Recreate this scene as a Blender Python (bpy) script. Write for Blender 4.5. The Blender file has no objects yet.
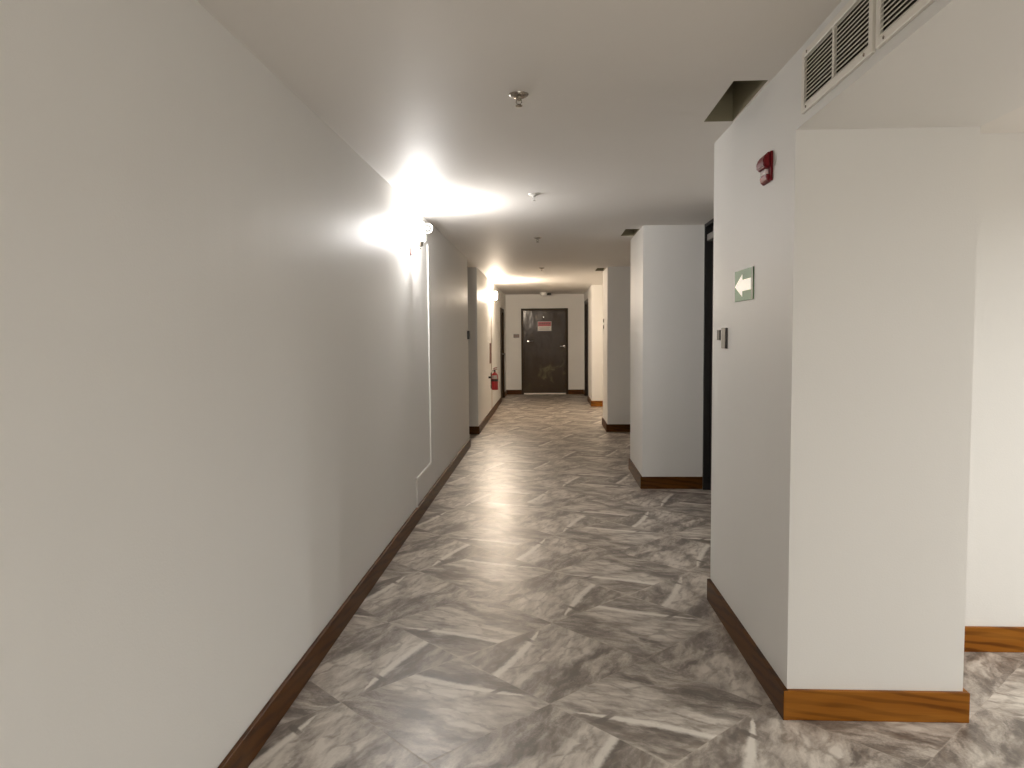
import bpy, bmesh, math, random
from mathutils import Vector, Matrix, Euler
random.seed(7)
PI = math.pi
scene = bpy.context.scene
COL = scene.collection

# ------------------------------------------------------------------ dimensions (metres)
H = 2.441          # corridor ceiling
L = -1.033         # corridor face of the left wall
R = 0.876          # corridor face of the right columns
RA = 1.4416        # back of the right alcoves
C1A, C1B = 2.771, 4.041          # first column
C2A, C2B = 6.991, 8.032
C3A, C3B = 11.131, 12.060
C4A = 15.121
LA, LB = 9.647, 10.915           # left alcove
END = 18.298
SOFF = 2.168                     # underside of the bulkhead
XS = 1.530                       # side-room edge of column and bulkhead
HS = 2.303                       # side-room ceiling
YB = 3.404                       # side-room end wall
BB, BT = 0.114, 0.018            # baseboard height, thickness
BACK = -3.6
EYE = 1.444

# ------------------------------------------------------------------ node helpers
def new_mat(name):
    m = bpy.data.materials.new(name); m.use_nodes = True
    nt = m.node_tree
    return m, nt, nt.nodes['Principled BSDF']

def val(nt, op, a, b=None, c=None, clamp=False):
    n = nt.nodes.new('ShaderNodeMath'); n.operation = op; n.use_clamp = clamp
    for i, x in enumerate((a, b, c)):
        if x is None: continue
        if isinstance(x, (int, float)): n.inputs[i].default_value = x
        else: nt.links.new(x, n.inputs[i])
    return n.outputs[0]

def mixf(nt, a, b, f):
    return val(nt, 'ADD', val(nt, 'MULTIPLY', a, val(nt, 'SUBTRACT', 1.0, f)), val(nt, 'MULTIPLY', b, f))

def smooth(nt, x, lo, hi):
    n = nt.nodes.new('ShaderNodeMapRange'); n.interpolation_type = 'SMOOTHSTEP'
    nt.links.new(x, n.inputs[0]); n.inputs[1].default_value = lo; n.inputs[2].default_value = hi
    return n.outputs[0]

def mixc(nt, fac, a, b, blend='MIX'):
    n = nt.nodes.new('ShaderNodeMix'); n.data_type = 'RGBA'; n.blend_type = blend
    if isinstance(fac, (int, float)): n.inputs[0].default_value = fac
    else: nt.links.new(fac, n.inputs[0])
    for i, x in ((6, a), (7, b)):
        if isinstance(x, tuple): n.inputs[i].default_value = (*x, 1.0)
        else: nt.links.new(x, n.inputs[i])
    return n.outputs[2]

def noise(nt, vec, scale, detail=3.0, rough=0.5, dist=0.0):
    n = nt.nodes.new('ShaderNodeTexNoise')
    if vec is not None: nt.links.new(vec, n.inputs['Vector'])
    n.inputs['Scale'].default_value = scale; n.inputs['Detail'].default_value = detail
    n.inputs['Roughness'].default_value = rough; n.inputs['Distortion'].default_value = dist
    return n.outputs['Fac']

def comb(nt, x, y, z=0.0):
    n = nt.nodes.new('ShaderNodeCombineXYZ')
    for i, q in enumerate((x, y, z)):
        if isinstance(q, (int, float)): n.inputs[i].default_value = q
        else: nt.links.new(q, n.inputs[i])
    return n.outputs[0]

def objcoord(nt):
    return nt.nodes.new('ShaderNodeTexCoord').outputs['Object']

def mapping(nt, vec, scale):
    n = nt.nodes.new('ShaderNodeMapping'); nt.links.new(vec, n.inputs[0])
    n.inputs['Scale'].default_value = scale
    return n.outputs[0]

def bump(nt, bsdf, h, strength, dist):
    n = nt.nodes.new('ShaderNodeBump'); n.inputs['Strength'].default_value = strength
    n.inputs['Distance'].default_value = dist
    nt.links.new(h, n.inputs['Height']); nt.links.new(n.outputs[0], bsdf.inputs['Normal'])

def simple(name, col, rough=0.5, metal=0.0, spec=0.5, var=0.0):
    m, nt, b = new_mat(name)
    b.inputs['Roughness'].default_value = rough; b.inputs['Metallic'].default_value = metal
    b.inputs['Specular IOR Level'].default_value = spec
    b.inputs['Base Color'].default_value = (*col, 1)
    if var:
        f = noise(nt, objcoord(nt), 30.0, 4)
        c = mixc(nt, f, tuple(x*(1-var) for x in col), tuple(min(1, x*(1+var)) for x in col))
        nt.links.new(c, b.inputs['Base Color'])
    return m

def paint(name, col, rough, bs=0.12):
    m, nt, b = new_mat(name)
    oc = objcoord(nt)
    f = noise(nt, oc, 1.3, 3)
    c = mixc(nt, f, tuple(x*0.975 for x in col), tuple(x*1.02 for x in col))
    nt.links.new(c, b.inputs['Base Color'])
    b.inputs['Roughness'].default_value = rough
    b.inputs['Specular IOR Level'].default_value = 0.225
    h = val(nt, 'ADD', val(nt, 'MULTIPLY', noise(nt, oc, 170.0, 2), 0.6), val(nt, 'MULTIPLY', noise(nt, mapping(nt, oc, (1, 1, 0.10)), 4.5, 2), 4.0))
    bump(nt, b, h, bs, 0.006)
    return m

def wood(name, axis, dark, mid, light):
    m, nt, b = new_mat(name)
    oc = objcoord(nt)
    sc = [9.0, 9.0, 26.0]; sc['xyz'.index(axis)] = 4.2
    v = mapping(nt, oc, tuple(sc))
    w = nt.nodes.new('ShaderNodeTexWave'); nt.links.new(v, w.inputs['Vector'])
    w.wave_type = 'BANDS'; w.bands_direction = 'DIAGONAL'
    w.inputs['Scale'].default_value = 0.55; w.inputs['Distortion'].default_value = 7.0
    w.inputs['Detail'].default_value = 2.5; w.inputs['Detail Scale'].default_value = 0.8
    sc2 = [60.0, 60.0, 240.0]; sc2['xyz'.index(axis)] = 8.0
    fine = noise(nt, mapping(nt, oc, tuple(sc2)), 1.0, 3)
    c = mixc(nt, smooth(nt, w.outputs['Fac'], 0.05, 0.55), dark, mid)
    c = mixc(nt, val(nt, 'MULTIPLY', smooth(nt, noise(nt, v, 0.5, 2), 0.4, 0.75), 0.8), c, light)
    c = mixc(nt, val(nt, 'MULTIPLY', fine, 0.35), c, dark)
    nt.links.new(c, b.inputs['Base Color'])
    b.inputs['Roughness'].default_value = 0.42; b.inputs['Specular IOR Level'].default_value = 0.15
    bump(nt, b, fine, 0.15, 0.001)
    return m

def marble_tiles():
    m, nt, b = new_mat('marble_floor_tiles')
    geo = objcoord(nt)
    sep = nt.nodes.new('ShaderNodeSeparateXYZ'); nt.links.new(geo, sep.inputs[0])
    x, y = sep.outputs[0], sep.outputs[1]
    U = val(nt, 'DIVIDE', val(nt, 'ADD', val(nt, 'SUBTRACT', x, y), 2.85), 0.815)
    V = val(nt, 'DIVIDE', val(nt, 'SUBTRACT', val(nt, 'ADD', x, y), 2.85), 0.84)
    fu, fv = val(nt, 'FLOOR', U), val(nt, 'FLOOR', V)
    fx, fy = val(nt, 'SUBTRACT', U, fu), val(nt, 'SUBTRACT', V, fv)
    pu, pv = val(nt, 'FLOORED_MODULO', fu, 2.0), val(nt, 'FLOORED_MODULO', fv, 2.0)
    e = val(nt, 'ABSOLUTE', val(nt, 'SUBTRACT', pu, pv))
    flip = val(nt, 'ABSOLUTE', val(nt, 'SUBTRACT', pu, e))
    mm, nn = mixf(nt, fx, fy, e), mixf(nt, fy, fx, e)
    s = mixf(nt, mm, val(nt, 'SUBTRACT', 1.0, mm), pu)
    t = mixf(nt, nn, val(nt, 'SUBTRACT', 1.0, nn), flip)
    # a little variation from one copy of the print to the next
    cell = val(nt, 'ADD', val(nt, 'MULTIPLY', fu, 3.17), val(nt, 'MULTIPLY', fv, 7.31))
    st = comb(nt, s, t, val(nt, 'MULTIPLY', cell, 0.03))
    warp = val(nt, 'SUBTRACT', noise(nt, st, 4.0, 4, 0.6), 0.5)
    warp2 = val(nt, 'SUBTRACT', noise(nt, st, 18.0, 3, 0.6), 0.5)
    tw = val(nt, 'ADD', t, val(nt, 'ADD', val(nt, 'MULTIPLY', warp, 0.16), val(nt, 'MULTIPLY', warp2, 0.03)))
    s0 = val(nt, 'SUBTRACT', s, 0.2)
    tc = val(nt, 'ADD', val(nt, 'SUBTRACT', val(nt, 'MULTIPLY', s0, 0.62), val(nt, 'MULTIPLY', val(nt, 'MULTIPLY', s0, s0), 0.17)), 0.03)
    d = val(nt, 'SUBTRACT', val(nt, 'ADD', t, val(nt, 'MULTIPLY', warp2, 0.035)), tc)
    # coordinates stretched along the streak, for the cloudy veins
    a = 0.42
    p = val(nt, 'ADD', val(nt, 'MULTIPLY', s, math.cos(a)), val(nt, 'MULTIPLY', t, math.sin(a)))
    q = val(nt, 'SUBTRACT', val(nt, 'MULTIPLY', t, math.cos(a)), val(nt, 'MULTIPLY', s, math.sin(a)))
    qw = val(nt, 'ADD', q, val(nt, 'MULTIPLY', warp, 0.10))
    sv = comb(nt, val(nt, 'MULTIPLY', p, 2.4), val(nt, 'MULTIPLY', qw, 7.0), val(nt, 'MULTIPLY', cell, 0.05))
    cloud = noise(nt, sv, 1.0, 5, 0.62, 0.6)
    cloud2 = noise(nt, comb(nt, val(nt, 'MULTIPLY', p, 4.5), val(nt, 'MULTIPLY', qw, 12.0), 4.3), 1.0, 5, 0.65, 0.8)
    grit = noise(nt, st, 60.0, 4, 0.7)
    # tone 0 dark .. 1 white
    below = val(nt, 'SUBTRACT', 1.0, smooth(nt, d, -0.05, 0.005))
    belowfade = val(nt, 'MULTIPLY', below, smooth(nt, d, -0.62, -0.05))
    tone = val(nt, 'ADD', 0.52, val(nt, 'MULTIPLY', val(nt, 'SUBTRACT', cloud, 0.5), 2.3))
    tone = val(nt, 'ADD', tone, val(nt, 'MULTIPLY', val(nt, 'SUBTRACT', cloud2, 0.5), 1.15))
    tone = val(nt, 'SUBTRACT', tone, val(nt, 'MULTIPLY', belowfade, 0.27))
    cream = val(nt, 'MULTIPLY', smooth(nt, d, 0.0, 0.05), val(nt, 'SUBTRACT', 1.0, smooth(nt, tw, 0.48, 0.66)))
    tone = val(nt, 'ADD', tone, val(nt, 'MULTIPLY', cream, 0.20))
    big = noise(nt, comb(nt, val(nt, 'MULTIPLY', p, 2.6), val(nt, 'MULTIPLY', qw, 5.0), 11.7), 1.0, 2, 0.5, 0.8)
    tone = val(nt, 'ADD', tone, val(nt, 'MULTIPLY', val(nt, 'SUBTRACT', big, 0.5), 1.1))
    # brown vein across the middle
    vd = val(nt, 'ABSOLUTE', val(nt, 'SUBTRACT', val(nt, 'ADD', tw, val(nt, 'MULTIPLY', warp, 0.18)), 0.70))
    vein = val(nt, 'SUBTRACT', 1.0, smooth(nt, vd, 0.0, 0.085))
    vein = val(nt, 'MULTIPLY', vein, val(nt, 'SUBTRACT', 1.0, smooth(nt, s, 0.45, 0.95)))
    vein = val(nt, 'MULTIPLY', vein, smooth(nt, s, -0.05, 0.12))
    tone = val(nt, 'SUBTRACT', tone, val(nt, 'MULTIPLY', vein, 0.42))
    upper = smooth(nt, tw, 0.68, 0.8)
    tone = val(nt, 'SUBTRACT', tone, val(nt, 'MULTIPLY', upper, 0.10))
    tone = val(nt, 'ADD', tone, val(nt, 'MULTIPLY', val(nt, 'SUBTRACT', grit, 0.5), mixf(nt, 0.25, 0.75, upper)))
    # white streak
    wid = val(nt, 'MULTIPLY', smooth(nt, s, 0.05, 0.5), 0.052)
    sd = val(nt, 'ABSOLUTE', val(nt, 'SUBTRACT', d, 0.012))
    streak = val(nt, 'SUBTRACT', 1.0, val(nt, 'DIVIDE', sd, wid), clamp=True)
    streak = smooth(nt, streak, 0.0, 0.75)
    streak = val(nt, 'MULTIPLY', streak, smooth(nt, cloud2, 0.22, 0.44))
    streak = val(nt, 'MULTIPLY', streak, smooth(nt, noise(nt, comb(nt, val(nt, 'MULTIPLY', p, 7.0), val(nt, 'MULTIPLY', q, 40.0), cell), 1.0, 3), 0.10, 0.42))
    streak = val(nt, 'MULTIPLY', streak, smooth(nt, s, 0.17, 0.24))
    brk = val(nt, 'ABSOLUTE', val(nt, 'SUBTRACT', s, 0.385))
    brk = val(nt, 'SUBTRACT', 1.0, smooth(nt, brk, 0.012, 0.030))
    brk = val(nt, 'MULTIPLY', brk, val(nt, 'SUBTRACT', 1.0, smooth(nt, val(nt, 'ABSOLUTE', d), 0.06, 0.12)))
    streak = val(nt, 'MULTIPLY', streak, val(nt, 'SUBTRACT', 1.0, brk))
    tone = val(nt, 'SUBTRACT', tone, val(nt, 'MULTIPLY', brk, 0.22))
    ramp = nt.nodes.new('ShaderNodeValToRGB'); nt.links.new(tone, ramp.inputs[0])
    cr = ramp.color_ramp
    cr.elements[0].position = 0.0; cr.elements[0].color = (0.13, 0.108, 0.09, 1)
    cr.elements[1].position = 1.0; cr.elements[1].color = (0.60, 0.55, 0.485, 1)
    for pos, c in ((0.28, (0.24, 0.205, 0.175, 1)), (0.52, (0.37, 0.325, 0.28, 1)), (0.72, (0.47, 0.42, 0.365, 1))):
        el = cr.elements.new(pos); el.color = c
    col = mixc(nt, val(nt, 'MULTIPLY', streak, 0.9), ramp.outputs[0], (0.72, 0.675, 0.605))
    # pale band along the joint at the thin end of each dark wedge
    pale = val(nt, 'MULTIPLY', val(nt, 'SUBTRACT', 1.0, smooth(nt, val(nt, 'ADD', t, val(nt, 'MULTIPLY', warp2, 0.03)), 0.006, 0.024)), val(nt, 'MULTIPLY', smooth(nt, s, 0.55, 0.8), smooth(nt, noise(nt, comb(nt, val(nt, 'MULTIPLY', s, 9.0), cell), 1.0, 2), 0.3, 0.55)))
    col = mixc(nt, val(nt, 'MULTIPLY', pale, 0.7), col, (0.60, 0.55, 0.48))
    # fine dark threads
    vo = nt.nodes.new('ShaderNodeTexVoronoi'); vo.feature = 'DISTANCE_TO_EDGE'
    nt.links.new(comb(nt, val(nt, 'ADD', val(nt, 'MULTIPLY', p, 3.0), val(nt, 'MULTIPLY', warp, 1.2)), val(nt, 'ADD', val(nt, 'MULTIPLY', qw, 7.5), val(nt, 'MULTIPLY', warp2, 0.5)), 2.7), vo.inputs['Vector'])
    vo.inputs['Scale'].default_value = 1.0
    th = val(nt, 'SUBTRACT', 1.0, smooth(nt, vo.outputs['Distance'], 0.0, 0.16))
    th = val(nt, 'MULTIPLY', val(nt, 'MULTIPLY', th, smooth(nt, noise(nt, sv, 2.3, 3), 0.36, 0.62)), val(nt, 'SUBTRACT', 1.0, streak))
    col = mixc(nt, val(nt, 'MULTIPLY', th, 0.62), col, (0.17, 0.135, 0.105))
    # joints
    ex = val(nt, 'MINIMUM', fx, val(nt, 'SUBTRACT', 1.0, fx)); ey = val(nt, 'MINIMUM', fy, val(nt, 'SUBTRACT', 1.0, fy))
    edge = val(nt, 'MINIMUM', ex, ey)
    joint = val(nt, 'SUBTRACT', 1.0, smooth(nt, edge, 0.0018, 0.0045))
    col = mixc(nt, val(nt, 'MULTIPLY', joint, 0.45), col, (0.46, 0.41, 0.35))
    nt.links.new(col, b.inputs['Base Color'])
    r = val(nt, 'ADD', 0.31, val(nt, 'MULTIPLY', noise(nt, geo, 5.0, 4, 0.6), 0.14))
    r = val(nt, 'ADD', r, val(nt, 'MULTIPLY', joint, 0.3))
    nt.links.new(r, b.inputs['Roughness'])
    b.inputs['Specular IOR Level'].default_value = 0.6
    hh = val(nt, 'SUBTRACT', val(nt, 'MULTIPLY', cloud2, 0.35), joint)
    bump(nt, b, hh, 0.25, 0.0015)
    return m

def dark_door(name, col, rough, smudge):
    m, nt, b = new_mat(name)
    oc = objcoord(nt)
    base = mixc(nt, noise(nt, mapping(nt, oc, (1, 1, 0.4)), 6.0, 4), tuple(c*0.8 for c in col), tuple(c*1.25 for c in col))
    if smudge:
        n = noise(nt, oc, 2.6, 4, 0.6, 1.2)
        sm = smooth(nt, n, 0.52, 0.72)
        sep = nt.nodes.new('ShaderNodeSeparateXYZ'); nt.links.new(oc, sep.inputs[0])
        low = val(nt, 'SUBTRACT', 1.0, smooth(nt, sep.outputs[2], 0.55, 1.1))
        side = smooth(nt, sep.outputs[0], -0.45, -0.05)
        k = val(nt, 'MULTIPLY', sm, val(nt, 'ADD', 0.25, val(nt, 'MULTIPLY', val(nt, 'MULTIPLY', low, side), 0.6)))
        base = mixc(nt, k, base, (0.13, 0.105, 0.045))
    nt.links.new(base, b.inputs['Base Color'])
    b.inputs['Roughness'].default_value = rough
    bump(nt, b, noise(nt, mapping(nt, oc, (2.2, 1, 1.0)), 2.2, 2), 0.30, 0.03 if smudge else 0.01)
    b.inputs['Specular IOR Level'].default_value = 0.22
    return m

def emitter(name, col, strength):
    m = bpy.data.materials.new(name); m.use_nodes = True
    nt = m.node_tree; nt.nodes.clear()
    o = nt.nodes.new('ShaderNodeOutputMaterial'); e = nt.nodes.new('ShaderNodeEmission')
    e.inputs[0].default_value = (*col, 1); e.inputs[1].default_value = strength
    nt.links.new(e.outputs[0], o.inputs[0])
    return m

WALL = paint('wall_paint', (0.775, 0.768, 0.745), 0.52)
CEIL = paint('ceiling_paint', (0.81, 0.785, 0.75), 0.60)
RECESS = paint('dark_olive_recess', (0.30, 0.27, 0.18), 0.8)  # insides of the ceiling slots, coloured a darker olive than the ceiling
FLOOR = marble_tiles()
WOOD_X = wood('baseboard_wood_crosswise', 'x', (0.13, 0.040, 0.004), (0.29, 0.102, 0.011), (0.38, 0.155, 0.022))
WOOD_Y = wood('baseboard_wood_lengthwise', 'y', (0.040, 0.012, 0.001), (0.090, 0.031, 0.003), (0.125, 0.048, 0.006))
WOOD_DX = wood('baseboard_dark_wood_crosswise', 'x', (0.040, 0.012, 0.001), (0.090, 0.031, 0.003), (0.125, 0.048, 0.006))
DOOR_END = dark_door('brown_lacquered_door', (0.048, 0.030, 0.013), 0.2, True)
DOOR_DARK = dark_door('dark_brown_door', (0.020, 0.013, 0.010), 0.4, False)
DOOR_BLACK = dark_door('black_door', (0.008, 0.007, 0.007), 0.4, False)
FRAME = simple('dark_door_frame', (0.040, 0.025, 0.011), 0.45, 0.0, 0.15, var=0.2)
RAILGREY = simple('grey_metal_rail', (0.30, 0.28, 0.26), 0.4, 0.3)
CHROME = simple('polished_chrome', (0.75, 0.73, 0.70), 0.22, 1.0)
BRASS = simple('tarnished_chrome', (0.42, 0.38, 0.33), 0.25, 1.0)
PALESTRIP = simple('pale_strip', (0.80, 0.77, 0.70), 0.4, 0.2)
WHITEPL = simple('white_plastic', (0.82, 0.81, 0.78), 0.35, var=0.03)
GREYPL = simple('grey_plastic', (0.26, 0.245, 0.21), 0.4, var=0.05)
DARKPL = simple('dark_plastic', (0.035, 0.030, 0.027), 0.4)
LAMPHEAD = simple('off_white_enamel', (0.60, 0.59, 0.56), 0.5)
DIMGLASS = simple('dim_lens_glass', (0.085, 0.085, 0.08), 0.5)
PINKPL = simple('pinkish_metal', (0.40, 0.22, 0.20), 0.35, 0.2)
CABLE = simple('pinkish_brown_cable', (0.50, 0.38, 0.31), 0.5)
REDPL = simple('red_gloss_plastic', (0.18, 0.007, 0.011), 0.4, 0.0, 0.2, var=0.1)
REDTANK = simple('red_tank_paint', (0.36, 0.010, 0.016), 0.28, var=0.08)
LENS = simple('clear_lens', (0.80, 0.70, 0.70), 0.08)
GREEN = simple('sage_green_sign', (0.085, 0.215, 0.095), 0.5, var=0.08)
GREENDK = simple('dark_green_edge', (0.045, 0.080, 0.040), 0.4)
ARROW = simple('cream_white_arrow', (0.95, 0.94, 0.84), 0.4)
_b = ARROW.node_tree.nodes['Principled BSDF']; _b.inputs['Emission Color'].default_value = (1, 0.98, 0.86, 1); _b.inputs['Emission Strength'].default_value = 0.25   # slight emission added to make the arrow brighter than its surroundings
SIGNW = simple('white_sign_print', (0.70, 0.66, 0.60), 0.4)
SIGNR = simple('red_sign_print', (0.42, 0.065, 0.075), 0.4)
SIGNDR = simple('dark_red_sign_print', (0.16, 0.020, 0.025), 0.4)
SIGNG = simple('grey_sign_print', (0.42, 0.39, 0.36), 0.5)
PLATE = simple('brown_name_plate', (0.11, 0.065, 0.04), 0.3)
RBPLATE = simple('reddish_brown_plate', (0.17, 0.075, 0.05), 0.4)
GRILLE = simple('grille_aluminium', (0.80, 0.77, 0.70), 0.4, 0.0, var=0.04)
GRILLEDK = simple('duct_dark', (0.030, 0.025, 0.018), 0.8)
BLACK = simple('matt_black', (0.012, 0.011, 0.010), 0.5)
LABELW = simple('paper_label', (0.40, 0.37, 0.34), 0.5)
SHADE1 = emitter('lit_white_glass', (1.0, 0.965, 0.935), 600.0)
SHADE2 = emitter('lit_warm_glass', (1.0, 0.82, 0.63), 1400.0)

# ------------------------------------------------------------------ mesh helpers
def finish(bm, name, mat, parent=None, smooth_faces=False, mats=None):
    me = bpy.data.meshes.new(name)
    bmesh.ops.recalc_face_normals(bm, faces=bm.faces[:])
    bm.to_mesh(me); bm.free()
    for m_ in (mats or [mat]): me.materials.append(m_)
    if smooth_faces:
        for p_ in me.polygons: p_.use_smooth = True
        try: me.set_sharp_from_angle(angle=math.radians(40))
        except Exception: pass
    o = bpy.data.objects.new(name, me); COL.objects.link(o)
    if parent is not None: o.parent = parent
    return o

def box(bm, lo, hi, bev=0.0):
    r = bmesh.ops.create_cube(bm, size=1.0)
    vs = r['verts']
    for v in vs:
        v.co = Vector([lo[i] + (v.co[i] + 0.5) * (hi[i] - lo[i]) for i in range(3)])
    if bev > 0:
        es = set(e for v in vs for e in v.link_edges)
        bmesh.ops.bevel(bm, geom=list(es), offset=bev, segments=2, affect='EDGES', profile=0.5)

def lathe(bm, prof, seg=24, mat4=None, cap=True):
    rings = []
    for r, z in prof:
        ring = []
        for k in range(seg):
            a = 2*PI*k/seg
            v = Vector((r*math.cos(a), r*math.sin(a), z))
            ring.append(bm.verts.new(mat4 @ v if mat4 else v))
        rings.append(ring)
    for a_, b_ in zip(rings, rings[1:]):
        for k in range(seg):
            bm.faces.new((a_[k], a_[(k+1) % seg], b_[(k+1) % seg], b_[k]))
    if cap:
        bm.faces.new(rings[0]); bm.faces.new(rings[-1])

def tube(bm, pts, r, seg=10):
    pts = [Vector(p_) for p_ in pts]
    rings = []
    for i, p_ in enumerate(pts):
        t = (pts[min(i+1, len(pts)-1)] - pts[max(i-1, 0)]).normalized()
        up = Vector((0, 0, 1)) if abs(t.z) < 0.9 else Vector((1, 0, 0))
        a = t.cross(up).normalized(); b_ = t.cross(a).normalized()
        rings.append([bm.verts.new(p_ + r*(math.cos(2*PI*k/seg)*a + math.sin(2*PI*k/seg)*b_)) for k in range(seg)])
    for a_, b_ in zip(rings, rings[1:]):
        for k in range(seg):
            bm.faces.new((a_[k], a_[(k+1) % seg], b_[(k+1) % seg], b_[k]))
    bm.faces.new(rings[0]); bm.faces.new(rings[-1])

def prism(bm, poly, axis, lo, hi):
    """poly: 2D outline in the two other axes (in order), extruded along axis."""
    def mk(p_, d):
        c = list(p_); c.insert(axis, d); return bm.verts.new(c)
    a_ = [mk(p_, lo) for p_ in poly]; b_ = [mk(p_, hi) for p_ in poly]
    n = len(poly)
    bm.faces.new(a_); bm.faces.new(b_)
    for k in range(n): bm.faces.new((a_[k], a_[(k+1) % n], b_[(k+1) % n], b_[k]))

def boxes(name, mat, lst, parent=None, bev=0.0):
    bm = bmesh.new()
    for lo, hi in lst: box(bm, lo, hi, bev)
    return finish(bm, name, mat, parent)

def struct(o):
    o['kind'] = 'structure'; return o

def thing(name, label, cat, loc=(0, 0, 0), group=None, rot=(0, 0, 0)):
    o = bpy.data.objects.new(name, None); COL.objects.link(o)
    o.location = loc; o.rotation_euler = rot; o.empty_display_size = 0.05
    o['label'] = label; o['category'] = cat
    if group: o['group'] = group
    return o

def tag(o, label, cat, group=None):
    o['label'] = label; o['category'] = cat
    if group: o['group'] = group
    return o

def copy_tree(root, loc, label):
    r = root.copy(); COL.objects.link(r); r.location = loc; r['label'] = label
    for ch in list(root.children):
        c = ch.copy(); COL.objects.link(c); c.parent = r
        for g in list(ch.children):
            d = g.copy(); COL.objects.link(d); d.parent = c
    return r

# ------------------------------------------------------------------ floor and ceilings
bm = bmesh.new(); box(bm, (-1.9, BACK-0.1, -0.06), (5.7, END+0.1, 0.0))
struct(finish(bm, 'floor', FLOOR))

def ceiling_with_holes(name, x0, x1, y0, y1, z, holes, depth):
    xs = sorted({x0, x1, *[h_[0] for h_ in holes], *[h_[1] for h_ in holes]})
    ys = sorted({y0, y1, *[h_[2] for h_ in holes], *[h_[3] for h_ in holes]})
    bm = bmesh.new(); vs = {}
    def v(x, y, zz=z):
        k = (round(x, 5), round(y, 5), round(zz, 5))
        if k not in vs: vs[k] = bm.verts.new((x, y, zz))
        return vs[k]
    for xa, xb in zip(xs, xs[1:]):
        for ya, yb in zip(ys, ys[1:]):
            cx, cy = (xa+xb)/2, (ya+yb)/2
            if any(h_[0] < cx < h_[1] and h_[2] < cy < h_[3] for h_ in holes): continue
            bm.faces.new((v(xa, ya), v(xb, ya), v(xb, yb), v(xa, yb)))
    zt = z + depth
    for xa, xb, ya, yb in holes:
        # walls of the recess follow the grid subdivisions so edges stay shared
        gx = [q for q in xs if xa <= q <= xb]; gy = [q for q in ys if ya <= q <= yb]
        for p_, q in zip(gx, gx[1:]):
            for yy in (ya, yb): bm.faces.new((v(p_, yy), v(q, yy), v(q, yy, zt), v(p_, yy, zt)))
        for p_, q in zip(gy, gy[1:]):
            for xx in (xa, xb): bm.faces.new((v(xx, p_), v(xx, q), v(xx, q, zt), v(xx, p_, zt)))
        for p_, q in zip(gx, gx[1:]):
            for r_, s_ in zip(gy, gy[1:]):
                bm.faces.new((v(p_, r_, zt), v(q, r_, zt), v(q, s_, zt), v(p_, s_, zt)))
    for f in bm.faces: f.normal_update()
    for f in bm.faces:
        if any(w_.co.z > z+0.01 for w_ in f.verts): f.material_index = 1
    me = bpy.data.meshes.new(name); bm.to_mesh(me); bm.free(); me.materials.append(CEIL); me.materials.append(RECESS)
    o = bpy.data.objects.new(name, me); COL.objects.link(o)
    return struct(o)

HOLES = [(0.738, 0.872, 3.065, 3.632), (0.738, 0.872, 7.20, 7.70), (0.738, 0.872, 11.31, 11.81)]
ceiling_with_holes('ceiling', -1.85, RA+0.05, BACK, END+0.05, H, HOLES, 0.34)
struct(boxes('ceiling.001', CEIL, [((XS-0.02, BACK, HS), (5.6, YB+0.05, HS+0.1))]))

# ------------------------------------------------------------------ walls
T = 0.12
struct(boxes('wall_left', WALL, [((L-T, BACK, 0), (L, LA, H))]))
struct(boxes('wall_left.001', WALL, [((-1.75-T, LA-0.3, 0), (-1.75, LB+0.3, H))]))          # back of the alcove
DL0, DL1, DLH = 16.22, 17.38, 2.02                                                         # opening in the far left wall
bm = bmesh.new()
box(bm, (-1.75, LB, 0), (L, DL0, H)); box(bm, (L-0.35, DL0, DLH), (L, DL1, H)); box(bm, (L-0.35, DL1, 0), (L, END+T, H))
struct(finish(bm, 'wall_left.002', WALL))
# first column: its corridor face runs very slightly inwards
bm = bmesh.new(); prism(bm, [(0.888, C1A), (XS, C1A), (XS, C1B), (R, C1B)], 2, 0, H+0.004)
struct(finish(bm, 'column', WALL))
struct(boxes('column.001', WALL, [((R, C2A, 0), (RA+0.02, C2B, H+0.004))]))
struct(boxes('column.002', WALL, [((R, C3A, 0), (RA+0.02, C3B, H+0.004))]))
# far right wall with its doorway
DR0, DR1, DRH = 16.52, 17.85, 2.21
bm = bmesh.new()
box(bm, (R, C4A, 0), (RA+0.1, DR0, H+0.004)); box(bm, (R, DR0, DRH), (RA+0.1, DR1, H)); box(bm, (R, DR1, 0), (RA+0.1, END+T, H))
struct(finish(bm, 'wall_right.002', WALL))
# wall behind the right alcoves; the first bay holds the tall black door
D20, D21 = 5.75, 6.97
struct(boxes('wall_right', WALL, [((RA, C1B-0.02, 0), (RA+T, D20, H)), ((RA, D21, 0), (RA+T, C2B, H)),
                                  ((RA, C2B, 0), (RA+T, C4A, H))]))
# end wall with its doorway
DE0, DE1, DEH = -0.657, 0.487, 2.098
struct(boxes('wall_end', WALL, [((-1.3, END, 0), (DE0, END+T, H)), ((DE1, END, 0), (1.2, END+T, H)), ((DE0, END, DEH), (DE1, END+T, H))]))
# side room
struct(boxes('wall_side_room_end', WALL, [((XS, YB, 0), (5.6, YB+T, HS+0.05))]))
struct(boxes('wall_side_room_right', WALL, [((5.5, BACK, 0), (5.6, YB, HS+0.05))]))
struct(boxes('wall_back', WALL, [((-1.9, BACK-T, 0), (5.6, BACK, H))]))
struct(boxes('beam', WALL, [((0.888, BACK, SOFF), (XS, C1A, H+0.004))]))

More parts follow.
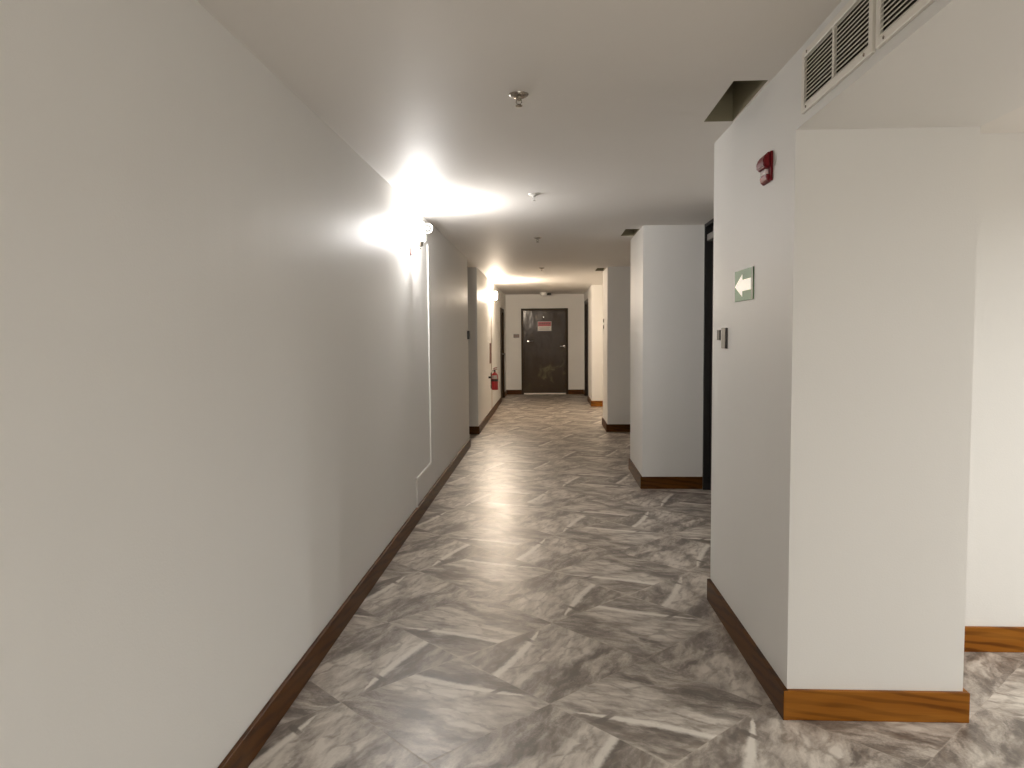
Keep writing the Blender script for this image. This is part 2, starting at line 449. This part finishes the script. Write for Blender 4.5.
# ------------------------------------------------------------------ baseboards
def baseboard(name, lo, hi, mat):
    bm = bmesh.new(); box(bm, lo, hi, 0.003)
    return struct(finish(bm, name, mat))
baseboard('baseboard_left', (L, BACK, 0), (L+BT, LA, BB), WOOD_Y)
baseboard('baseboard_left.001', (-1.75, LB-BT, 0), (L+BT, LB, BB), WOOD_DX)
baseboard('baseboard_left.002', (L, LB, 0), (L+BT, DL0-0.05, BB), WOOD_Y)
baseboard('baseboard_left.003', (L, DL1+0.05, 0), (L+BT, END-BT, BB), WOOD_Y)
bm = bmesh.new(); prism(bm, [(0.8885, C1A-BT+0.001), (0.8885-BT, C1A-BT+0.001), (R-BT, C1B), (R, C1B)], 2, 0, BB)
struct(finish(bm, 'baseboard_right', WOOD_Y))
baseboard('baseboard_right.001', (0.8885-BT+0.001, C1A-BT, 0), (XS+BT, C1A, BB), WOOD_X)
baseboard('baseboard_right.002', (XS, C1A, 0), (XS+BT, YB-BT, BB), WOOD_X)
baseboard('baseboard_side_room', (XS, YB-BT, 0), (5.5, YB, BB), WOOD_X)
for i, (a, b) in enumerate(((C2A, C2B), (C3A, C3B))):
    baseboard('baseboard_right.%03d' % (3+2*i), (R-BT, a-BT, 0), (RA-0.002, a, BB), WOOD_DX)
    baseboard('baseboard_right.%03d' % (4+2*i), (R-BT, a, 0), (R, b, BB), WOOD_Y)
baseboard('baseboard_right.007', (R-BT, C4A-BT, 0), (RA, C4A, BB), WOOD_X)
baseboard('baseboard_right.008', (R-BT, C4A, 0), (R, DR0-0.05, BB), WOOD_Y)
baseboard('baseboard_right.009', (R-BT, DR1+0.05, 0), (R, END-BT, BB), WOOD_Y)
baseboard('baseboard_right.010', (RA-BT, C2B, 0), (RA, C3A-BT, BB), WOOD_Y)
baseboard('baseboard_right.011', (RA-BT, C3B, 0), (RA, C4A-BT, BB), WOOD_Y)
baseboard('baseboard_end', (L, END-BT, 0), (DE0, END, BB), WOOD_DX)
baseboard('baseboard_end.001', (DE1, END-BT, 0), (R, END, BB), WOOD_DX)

# ------------------------------------------------------------------ doors
# end door
y0 = END - 0.012
door = boxes('door_1', DOOR_END, [((DE0+0.05, END+0.02, 0.035), (DE1-0.05, END+0.06, DEH-0.05))], bev=0.002); struct(door)
bm = bmesh.new()
box(bm, (DE0, y0, 0), (DE0+0.055, END+0.09, DEH), 0.004); box(bm, (DE1-0.055, y0, 0), (DE1, END+0.09, DEH), 0.004)
box(bm, (DE0+0.05, y0+0.001, DEH-0.058), (DE1-0.05, END+0.09, DEH), 0.004)
finish(bm, 'door_frame', FRAME, door)
boxes('door_foot_strip', PALESTRIP, [((DE0+0.06, END+0.005, 0.002), (DE1-0.06, END+0.03, 0.030))], door, 0.002)  # pale strip along the foot of the end door
bm = bmesh.new()
lathe(bm, [(0.027, 0), (0.027, 0.008), (0.010, 0.012), (0.010, 0.045)], 16, Matrix.Translation((0.395, END+0.02, 1.175)) @ Matrix.Rotation(PI/2, 4, 'X'))
tube(bm, [(0.398, END-0.025, 1.175), (0.37, END-0.028, 1.176), (0.285, END-0.026, 1.172)], 0.013, 10)
finish(bm, 'door_handle', CHROME, door, True)
bm = bmesh.new()
box(bm, (-0.52, END+0.008, 1.275), (-0.455, END+0.022, 1.318), 0.004)
tube(bm, [(-0.46, END+0.006, 1.298), (-0.42, END+0.002, 1.304), (-0.36, END+0.006, 1.312)], 0.006, 8)
finish(bm, 'door_latch', CHROME, door, True)
bm = bmesh.new()
lathe(bm, [(0.020, 0), (0.020, 0.008), (0.012, 0.020)], 16, Matrix.Translation((-0.11, END+0.02, 1.885)) @ Matrix.Rotation(PI/2, 4, 'X'))
finish(bm, 'door_viewer', CHROME, door, True)
struct(boxes('trim_1', FRAME, [((DE0, END+0.09, 0), (DE1, END+T, DEH))]))      # closes the opening behind the leaf
# warning sign on the end door
sg = thing('warning_sign', 'white warning sign with red heading band stuck on the brown end door', 'sign', (-0.087, END+0.02, 1.549))
boxes('panel', SIGNW, [((-0.168, -0.004, 0.0), (0.168, 0.0, 0.234))], sg, 0.001)
boxes('heading_band', SIGNR, [((-0.160, -0.006, 0.115), (0.160, -0.004, 0.226))], sg)
bm = bmesh.new()
for xa, xb in ((-0.145, -0.115), (-0.105, -0.075), (-0.066, -0.030), (-0.020, 0.018), (0.028, 0.062), (0.072, 0.100), (0.110, 0.145)):
    box(bm, (xa, -0.0075, 0.160), (xb, -0.006, 0.198))
finish(bm, 'heading_print', SIGNDR, sg)
bm = bmesh.new()
for zc, w in ((0.085, 0.13), (0.060, 0.11), (0.035, 0.125)):
    box(bm, (-w, -0.0055, zc-0.006), (w, -0.004, zc+0.006))
finish(bm, 'small_print', SIGNG, sg)
# black door in the first right alcove, up to the ceiling
door = boxes('door_2', DOOR_BLACK, [((RA+0.05, D20+0.05, 0.01), (RA+0.09, D21-0.03, 2.285))], bev=0.002); struct(door)
bm = bmesh.new()
box(bm, (RA-0.012, D20, 0), (RA+0.10, D20+0.05, H)); box(bm, (RA-0.012, D21-0.03, 0), (RA+0.10, D21, H)); box(bm, (RA-0.011, D20+0.05, H-0.03), (RA+0.10, D21-0.03, H))
finish(bm, 'door_frame', BLACK, door)
boxes('transom_rail', RAILGREY, [((RA+0.005, D20+0.05, 2.285), (RA+0.08, D21-0.03, 2.345))], door, 0.004)
boxes('transom_panel', DOOR_BLACK, [((RA+0.05, D20+0.05, 2.345), (RA+0.09, D21-0.03, H-0.03))], door)
bm = bmesh.new()
box(bm, (RA+0.038, D20+0.09, 0.94), (RA+0.05, D20+0.14, 1.10), 0.003); tube(bm, [(RA+0.04, D20+0.115, 1.03), (RA+0.005, D20+0.115, 1.03), (RA+0.0, D20+0.22, 1.03)], 0.009)
finish(bm, 'door_handle', CHROME, door, True)
# far right doorway
door = boxes('door_3', DOOR_DARK, [((R+0.07, DR0+0.04, 0.01), (R+0.11, DR1-0.04, DRH-0.04))], bev=0.002); struct(door)
bm = bmesh.new()
box(bm, (R-0.012, DR0-0.03, 0), (R+0.12, DR0+0.04, DRH+0.03)); box(bm, (R-0.012, DR1-0.04, 0), (R+0.12, DR1+0.03, DRH+0.03)); box(bm, (R-0.011, DR0+0.04, DRH-0.04), (R+0.12, DR1-0.04, DRH+0.03))
finish(bm, 'door_frame', DOOR_DARK, door)
# far left doorway
door = boxes('door_4', DOOR_DARK, [((L-0.08, DL0+0.04, 0.01), (L-0.04, DL1-0.04, DLH-0.04))], bev=0.002); struct(door)
bm = bmesh.new()
box(bm, (L-0.10, DL0-0.03, 0), (L+0.012, DL0+0.04, DLH+0.03)); box(bm, (L-0.10, DL1-0.04, 0), (L+0.012, DL1+0.03, DLH+0.03)); box(bm, (L-0.10, DL0+0.04, DLH-0.04), (L+0.011, DL1-0.04, DLH+0.03))
finish(bm, 'door_frame', FRAME, door)
bm = bmesh.new()
lathe(bm, [(0.028, 0), (0.028, 0.008), (0.012, 0.012), (0.012, 0.04), (0.030, 0.052), (0.030, 0.075), (0.012, 0.085)], 16, Matrix.Translation((L-0.04, DL1-0.15, 1.02)) @ Matrix.Rotation(PI/2, 4, 'Y'))
finish(bm, 'door_handle', CHROME, door, True)

# ------------------------------------------------------------------ wall lamps
def sconce(name, label, y, ztop, shade_mat, arm_x=0.082):
    """bracket plate on the wall, arm out from it, cup holder and frosted glass shade standing on the arm"""
    z = ztop - 0.19
    s = thing(name, label, 'wall lamp', (L, y, z), 'glass wall lamps along the corridor')
    bm = bmesh.new(); box(bm, (0, -0.035, -0.045), (0.014, 0.035, 0.045), 0.005)
    finish(bm, 'wall_plate', PINKPL, s)
    bm = bmesh.new(); tube(bm, [(0.012, 0, 0), (0.04, 0, -0.004), (arm_x, 0, 0.0), (arm_x, 0, 0.03)], 0.0055, 10)
    finish(bm, 'arm', BRASS, s, True)
    bm = bmesh.new(); lathe(bm, [(0.008, 0.015), (0.018, 0.022), (0.020, 0.055), (0.014, 0.058)], 20, Matrix.Translation((arm_x, 0, 0)))
    finish(bm, 'lamp_holder', BRASS, s, True)
    bm = bmesh.new(); lathe(bm, [(0.014, 0.058), (0.026, 0.072), (0.031, 0.100), (0.032, 0.150), (0.029, 0.185), (0.020, 0.198), (0.008, 0.202)], 24, Matrix.Translation((arm_x, 0, 0)))
    finish(bm, 'lamp_shade', shade_mat, s, True)
    return s
sconce('wall_lamp', 'white glass wall lamp on short bracket beside the round white lamp head', 5.627, 2.29, SHADE1)
sconce('wall_lamp', 'warm glowing glass wall lamp above the red fire extinguisher', 13.62, 2.23, SHADE2)

# round lamp head with its cable duct down the wall
em = thing('round_lamp_head', 'round white lamp head under the ceiling on top of the cable duct', 'lamp head', (L, 6.24, 2.331))
bm = bmesh.new(); box(bm, (0, -0.03, -0.10), (0.028, 0.03, 0.01), 0.006); tube(bm, [(0.02, 0, -0.01), (0.05, -0.01, -0.005)], 0.012)
finish(bm, 'mounting_box', WHITEPL, em)
MT = Matrix.Translation((0.040, 0.0, 0.0)) @ Matrix.Rotation(math.radians(8), 4, 'Z') @ Matrix.Rotation(PI/2, 4, 'X')
bm = bmesh.new(); lathe(bm, [(0.014, -0.045), (0.030, -0.035), (0.040, 0.0), (0.0425, 0.045), (0.0425, 0.060), (0.034, 0.062), (0.030, 0.050)], 28, MT)
hs = finish(bm, 'housing', LAMPHEAD, em, True)
bm = bmesh.new(); lathe(bm, [(0.029, 0.0505), (0.027, 0.056), (0.018, 0.053), (0.016, 0.051)], 28, MT)
finish(bm, 'reflector', DIMGLASS, hs, True)
bm = bmesh.new(); lathe(bm, [(0.014, 0.051), (0.013, 0.060), (0.006, 0.064)], 20, MT)
finish(bm, 'bulb', WHITEPL, hs, True)
bm = bmesh.new()
for lo, hi in (((L+0.0015, 6.405, 0.325), (L+0.014, 6.425, 2.235)), ((L+0.0015, 5.70, 0.325), (L+0.014, 6.425, 0.345)), ((L+0.0015, 5.70, BB), (L+0.014, 5.72, 0.345))):
    box(bm, lo, hi, 0.002)
box(bm, (L+0.0015, 6.25, 2.225), (L+0.014, 6.425, 2.243), 0.002)
tag(finish(bm, 'cable_duct', WHITEPL), 'thin white cable duct running down the wall from the round lamp head', 'cable duct')
bm = bmesh.new(); tube(bm, [(L+0.007, 13.52, BB), (L+0.007, 13.52, 1.2), (L+0.007, 13.52, 1.97), (L+0.007, 13.54, 2.02), (L+0.007, 13.58, 2.04)], 0.005, 8)
tag(finish(bm, 'cable_pipe', CABLE), 'thin pinkish-brown cable running down the wall beside the fire extinguisher', 'cable')
# dark box by the left alcove
bx = thing('call_box', 'small dark box on the wall at the edge of the alcove', 'control box', (L-0.001, 9.57, 1.455))
boxes('housing', DARKPL, [((0, -0.045, -0.055), (0.03, 0.045, 0.055))], bx, 0.005)
boxes('button', GREYPL, [((0.03, -0.018, -0.018), (0.035, 0.018, 0.018))], bx, 0.002)
# narrow plate over the extinguisher
bm = bmesh.new(); box(bm, (L, 13.16, 0.955), (L+0.012, 13.46, 1.312), 0.002)
tag(finish(bm, 'wall_plaque', RBPLATE), 'narrow reddish-brown plaque on the wall above the red fire extinguisher', 'plaque')
# fire extinguisher
fe = thing('fire_extinguisher', 'red fire extinguisher with a pale label hanging low on the wall', 'fire extinguisher', (-0.925, 12.87, 0.508))
bm = bmesh.new(); lathe(bm, [(0.045, 0), (0.055, 0.006), (0.0575, 0.02), (0.0575, 0.235), (0.054, 0.262), (0.040, 0.286), (0.020, 0.298), (0.018, 0.315)], 28)
finish(bm, 'cylinder', REDTANK, fe, True)
bm = bmesh.new(); lathe(bm, [(0.0582, 0.150), (0.0582, 0.190)], 28, cap=False)
finish(bm, 'dark_band', BLACK, fe, True)
bm = bmesh.new(); lathe(bm, [(0.0582, 0.195), (0.0582, 0.234), (0.0556, 0.256)], 28, cap=False)
bmesh.ops.delete(bm, geom=[f for f in bm.faces if f.calc_center_median().y > -0.035], context='FACES')
finish(bm, 'label', LABELW, fe, True)
bm = bmesh.new(); box(bm, (-0.016, -0.016, 0.312), (0.016, 0.016, 0.345), 0.003); lathe(bm, [(0.012, 0), (0.012, 0.02), (0.009, 0.022)], 16, Matrix.Translation((0, -0.016, 0.33)) @ Matrix.Rotation(PI/2, 4, 'X'))
finish(bm, 'valve', BLACK, fe)
bm = bmesh.new()
prism(bm, [(-0.02, 0.343), (0.042, 0.350), (0.044, 0.362), (-0.02, 0.356)], 1, -0.009, 0.009)
prism(bm, [(-0.02, 0.358), (0.0, 0.370), (0.046, 0.380), (0.044, 0.392), (-0.008, 0.386), (-0.024, 0.368)], 1, -0.009, 0.009)
finish(bm, 'handle', REDPL, fe)
bm = bmesh.new(); tube(bm, [(-0.012, 0.0, 0.33), (-0.04, 0.0, 0.33), (-0.062, 0.01, 0.29), (-0.064, 0.02, 0.2), (-0.062, 0.02, 0.08)], 0.009, 10)
lathe(bm, [(0.010, 0.0), (0.014, 0.06)], 14, Matrix.Translation((-0.062, 0.02, 0.02)))
finish(bm, 'hose', BLACK, fe, True)
bm = bmesh.new(); box(bm, (-0.1088, -0.02, 0.20), (-0.055, 0.02, 0.235), 0.0)
finish(bm, 'wall_bracket', BLACK, fe)
# name plate beside the end door
bm = bmesh.new(); box(bm, (-0.845, END-0.008, 1.390), (-0.705, END, 1.478), 0.002)
pl = thing('name_plate', 'small brown name plate on the end wall beside the door', 'plate', (-0.775, END+0.001, 1.434))
bm.free()
boxes('panel', PLATE, [((-0.07, -0.008, -0.044), (0.07, 0, 0.044))], pl, 0.002)
bm = bmesh.new()
for xa, xb in ((-0.05, -0.022), (-0.012, 0.016), (0.026, 0.05)): box(bm, (xa, -0.0095, -0.018), (xb, -0.008, 0.018))
finish(bm, 'marking', RBPLATE, pl)

# ------------------------------------------------------------------ first column: alarm, sign, reader
def xface(y):   # corridor face of the first column
    return 0.888 + (R-0.888)*(y-C1A)/(C1B-C1A)
al = thing('fire_alarm', 'red fire alarm sounder with strobe high on the column', 'fire alarm', (xface(3.09), 3.085, 2.045)); al.scale = (0.56, 1.0, 0.82)
bm = bmesh.new(); box(bm, (-0.018, -0.058, 0.0), (0, 0.058, 0.140), 0.004)
finish(bm, 'back_plate', REDPL, al)
bm = bmesh.new()
prism(bm, [(-0.016, 0.140), (-0.038, 0.134), (-0.062, 0.110), (-0.068, 0.085), (-0.060, 0.068), (-0.030, 0.062), (-0.016, 0.062)], 1, -0.052, 0.052)
bmesh.ops.bevel(bm, geom=bm.edges[:], offset=0.006, segments=2, affect='EDGES')
finish(bm, 'sounder', REDPL, al, True)
bm = bmesh.new(); box(bm, (-0.046, -0.032, 0.034), (-0.016, 0.032, 0.062), 0.006)
st_ = finish(bm, 'strobe', LENS, al, True); st_['label'] = 'clear strobe lens'
bm = bmesh.new()
prism(bm, [(-0.016, 0.034), (-0.042, 0.034), (-0.040, 0.012), (-0.030, 0.002), (-0.016, 0.0)], 1, -0.046, 0.046)
bmesh.ops.bevel(bm, geom=bm.edges[:], offset=0.004, segments=2, affect='EDGES')
finish(bm, 'lower_cover', REDPL, al, True)

sy0, sy1, sz0, sz1 = 3.273, 3.577, 1.592, 1.732
ang = math.atan2(R-0.888, C1B-C1A)
sn = thing('arrow_sign', 'green wall sign with a white arrow, on the column', 'sign', (xface((sy0+sy1)/2), (sy0+sy1)/2, (sz0+sz1)/2), rot=(0, 0, -ang))
hw, hh = (sy1-sy0)/2, (sz1-sz0)/2
boxes('panel', GREEN, [((-0.004, -hw, -hh), (0, hw, hh))], sn, 0.0008)
boxes('dark_edge', GREENDK, [((-0.0055, -hw, -hh), (-0.0038, -hw+0.022, hh))], sn)
ac = (sy0+sy1)/2; azc = (sz0+sz1)/2
tip, neck, tail = 3.568-ac, 3.445-ac, 3.305-ac
zc = 1.661-azc
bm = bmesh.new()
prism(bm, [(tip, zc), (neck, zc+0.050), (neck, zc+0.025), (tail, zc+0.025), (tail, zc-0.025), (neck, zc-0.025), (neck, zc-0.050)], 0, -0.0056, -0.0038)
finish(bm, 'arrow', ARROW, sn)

rd = thing('card_reader', 'small grey box on the column below the green arrow sign', 'card reader', (xface(3.757), 3.757, 1.423))
bm = bmesh.new(); box(bm, (-0.012, -0.036, -0.051), (0, 0.045, 0.051), 0.002)
finish(bm, 'housing', GREYPL, rd)
bm = bmesh.new(); box(bm, (-0.0125, -0.0405, -0.050), (0, -0.0355, 0.050), 0.001)
finish(bm, 'dark_side', DARKPL, rd)
bm = bmesh.new(); box(bm, (-0.006, -0.030, -0.026), (0, 0.030, 0.026), 0.001)
kp = finish(bm, 'wall_switch', DARKPL); kp.location = (xface(3.89), 3.89, 1.438)
tag(kp, 'tiny dark switch plate on the column beside the small grey box', 'switch')
# call buttons on the third column
cb = thing('call_button_plate', 'narrow plate with two dark buttons on the third column', 'button plate', (R+0.001, 11.78, 1.62))
boxes('back_plate', WHITEPL, [((-0.006, -0.05, -0.085), (0, 0.05, 0.085))], cb, 0.001)
for dz in (0.045, -0.050):
    bm = bmesh.new(); lathe(bm, [(0.030, 0), (0.030, 0.008), (0.024, 0.012)], 20, Matrix.Translation((-0.006, 0, dz)) @ Matrix.Rotation(-PI/2, 4, 'Y'))
    finish(bm, 'button', DARKPL, cb, True)

# ------------------------------------------------------------------ ventilation grilles on the bulkhead
def grille(label, y0, y1, z0, z1, group):
    g = thing('ventilation_grille', label, 'ventilation grille', (0.888, (y0+y1)/2, (z0+z1)/2), group)
    hy, hz = (y1-y0)/2, (z1-z0)/2
    fw, d = 0.024, 0.012
    bm = bmesh.new()
    box(bm, (-d, -hy, -hz), (0, -hy+fw, hz), 0.002); box(bm, (-d, hy-fw, -hz), (0, hy, hz), 0.002)
    box(bm, (-d+0.0005, -hy+fw-0.003, -hz), (0, hy-fw+0.003, -hz+fw), 0.002); box(bm, (-d+0.0005, -hy+fw-0.003, hz-fw), (0, hy-fw+0.003, hz), 0.002)
    fr = finish(bm, 'frame', GRILLE, g)
    for yy in (-hy+0.05, hy-0.05):
        for zz in (-hz+fw/2, hz-fw/2):
            bm = bmesh.new()
            lathe(bm, [(0.005, 0), (0.004, 0.002)], 10, Matrix.Translation((-d, yy, zz)) @ Matrix.Rotation(-PI/2, 4, 'Y'))
            finish(bm, 'screw', BRASS, fr)
    boxes('mullion', GRILLE, [((-d+0.001, -0.007, -hz+fw), (0, 0.007, hz-fw))], g, 0.001)
    boxes('duct_back', GRILLEDK, [((-0.0015, -hy+fw-0.002, -hz+fw-0.002), (-0.0002, hy-fw+0.002, hz-fw+0.002))], g)
    bm = bmesh.new()
    n = 12
    for sgn in (-1, 1):
        ya, yb = sorted((sgn*0.007, sgn*(hy-fw)))
        for k in range(n):
            zc = -hz+fw + (k+0.5)*(2*hz-2*fw)/n
            prism(bm, [(-0.0118, zc-0.0042), (-0.0095, zc-0.0056), (-0.0040, zc+0.0010), (-0.0060, zc+0.0026)], 1, ya, yb)
    finish(bm, 'louvres', GRILLE, g)
    return g
grille('aluminium louvred ventilation grille on the bulkhead, fully in view', 2.117, 2.684, 2.199, 2.405, 'grilles on the bulkhead')
grille('aluminium louvred ventilation grille cut off by the top edge of the photo', 1.520, 2.095, 2.199, 2.405, 'grilles on the bulkhead')

# ------------------------------------------------------------------ ceiling fittings
def sprinkler(label, x, y, mats):
    s = thing('ceiling_sprinkler', label, 'sprinkler', (x, y, H), 'sprinkler heads along the corridor ceiling'); s.scale = (1.15, 1.15, 1.1)
    bm = bmesh.new(); lathe(bm, [(0.036, 0.0), (0.035, -0.004), (0.026, -0.010), (0.014, -0.012)], 28)
    finish(bm, 'cover_ring', mats, s, True)
    bm = bmesh.new(); lathe(bm, [(0.010, -0.010), (0.010, -0.022), (0.006, -0.024)], 16)
    tube(bm, [(-0.008, 0, -0.020), (-0.010, 0, -0.030), (-0.003, 0, -0.040)], 0.002, 6); tube(bm, [(0.008, 0, -0.020), (0.010, 0, -0.030), (0.003, 0, -0.040)], 0.002, 6)
    finish(bm, 'nozzle', mats, s, True)
    bm = bmesh.new(); lathe(bm, [(0.004, -0.036), (0.012, -0.042), (0.013, -0.044), (0.004, -0.045)], 20)
    finish(bm, 'deflector', mats, s, True)
    return s
sp = sprinkler('chrome sprinkler head on the ceiling ahead of the lit wall lamps', -0.116, 3.165, BRASS)
sprinkler('small sprinkler head, whitened as if lit, in the brightly lit patch of ceiling by the wall lamp', -0.094, 5.359, WHITEPL)  # white colour stands in for the strong lamp light on this head
copy_tree(sp, (-0.103, 7.715, H), 'small dark sprinkler head where the ceiling darkens past the round lamp head')
copy_tree(sp, (-0.090, 11.15, H), 'faint sprinkler head on the ceiling level with the third column')
sd_ = thing('smoke_detector', 'white dome smoke detector on the ceiling before the end door', 'smoke detector', (-0.100, 17.5, H)); sd_.scale = (1, 1, 1.6)
bm = bmesh.new(); lathe(bm, [(0.090, 0), (0.090, -0.012), (0.080, -0.020)], 28); finish(bm, 'base', WHITEPL, sd_, True)
bm = bmesh.new(); lathe(bm, [(0.078, -0.019), (0.074, -0.040), (0.055, -0.054), (0.02, -0.058)], 28); finish(bm, 'dome', WHITEPL, sd_, True)
bm = bmesh.new(); box(bm, (-0.055, -0.03, -0.030), (0.055, 0.03, 0.0), 0.006)
tube(bm, [(-0.05, 0, -0.012), (-0.09, 0, -0.008)], 0.006, 8)
db = finish(bm, 'ceiling_junction_box', DARKPL); db.location = (0.03, 17.75, H); db.scale = (0.9, 1, 1.7)
tag(db, 'small dark box on the ceiling beside the white smoke detector', 'junction box')

# ------------------------------------------------------------------ lights of the side room (ceiling downlights)
def downlight(x, y, z, power, size, col, spread=PI):
    d = bpy.data.lights.new('downlight', 'AREA'); d.shape = 'DISK'; d.size = size
    d.energy = power; d.color = col; d.spread = spread
    o = bpy.data.objects.new('downlight', d); COL.objects.link(o); o.location = (x, y, z)
    return o
WARM = (1.0, 0.995, 0.965)
for x, y, pw in ((4.0, 2.2, 41), (4.0, 1.45, 43), (2.8, 0.2, 10), (4.4, -0.6, 8), (2.6, -1.8, 10)):
    downlight(x, y, HS-0.01, pw, 0.16, WARM, 2.95)

# added fill light behind the camera, unseen, lifts the ceiling and column
d = bpy.data.lights.new('added_fill_light', 'POINT'); d.energy = 62; d.shadow_soft_size = 0.22; d.color = (1.0, 0.965, 0.915)
o = bpy.data.objects.new('added_fill_light', d); COL.objects.link(o); o.location = (0.55, -2.7, 1.3)

w = bpy.data.worlds.new('World'); scene.world = w; w.use_nodes = True
w.node_tree.nodes['Background'].inputs[0].default_value = (0.9, 0.85, 0.78, 1)
w.node_tree.nodes['Background'].inputs[1].default_value = 0.0

# ------------------------------------------------------------------ camera
cam = bpy.data.cameras.new('camera'); co = bpy.data.objects.new('camera', cam); COL.objects.link(co)
yaw, pitch, roll, f = 0.0487, 0.0647, -0.0083, 747.5
cy, sy, cp, sp_ = math.cos(yaw), math.sin(yaw), math.cos(pitch), math.sin(pitch)
fw = Vector((-sy*cp, cy*cp, -sp_)); rt = Vector((cy, sy, 0)); up = rt.cross(fw)
r2 = math.cos(roll)*rt + math.sin(roll)*up; u2 = -math.sin(roll)*rt + math.cos(roll)*up
M = Matrix((r2, u2, -fw)).transposed().to_4x4(); M.translation = (0, 0, EYE)
co.matrix_world = M
cam.sensor_fit = 'HORIZONTAL'; cam.sensor_width = 36.0; cam.lens = f/1024*36.0
cam.clip_start = 0.02; cam.clip_end = 100
scene.camera = co

scene.view_settings.view_transform = 'Standard'
scene.view_settings.look = 'None'
scene.view_settings.exposure = 0.16
scene.view_settings.gamma = 1.0
scene.view_settings.use_curve_mapping = False
scene.cycles.max_bounces = 10
scene.cycles.diffuse_bounces = 6
scene.cycles.sample_clamp_indirect = 6.0
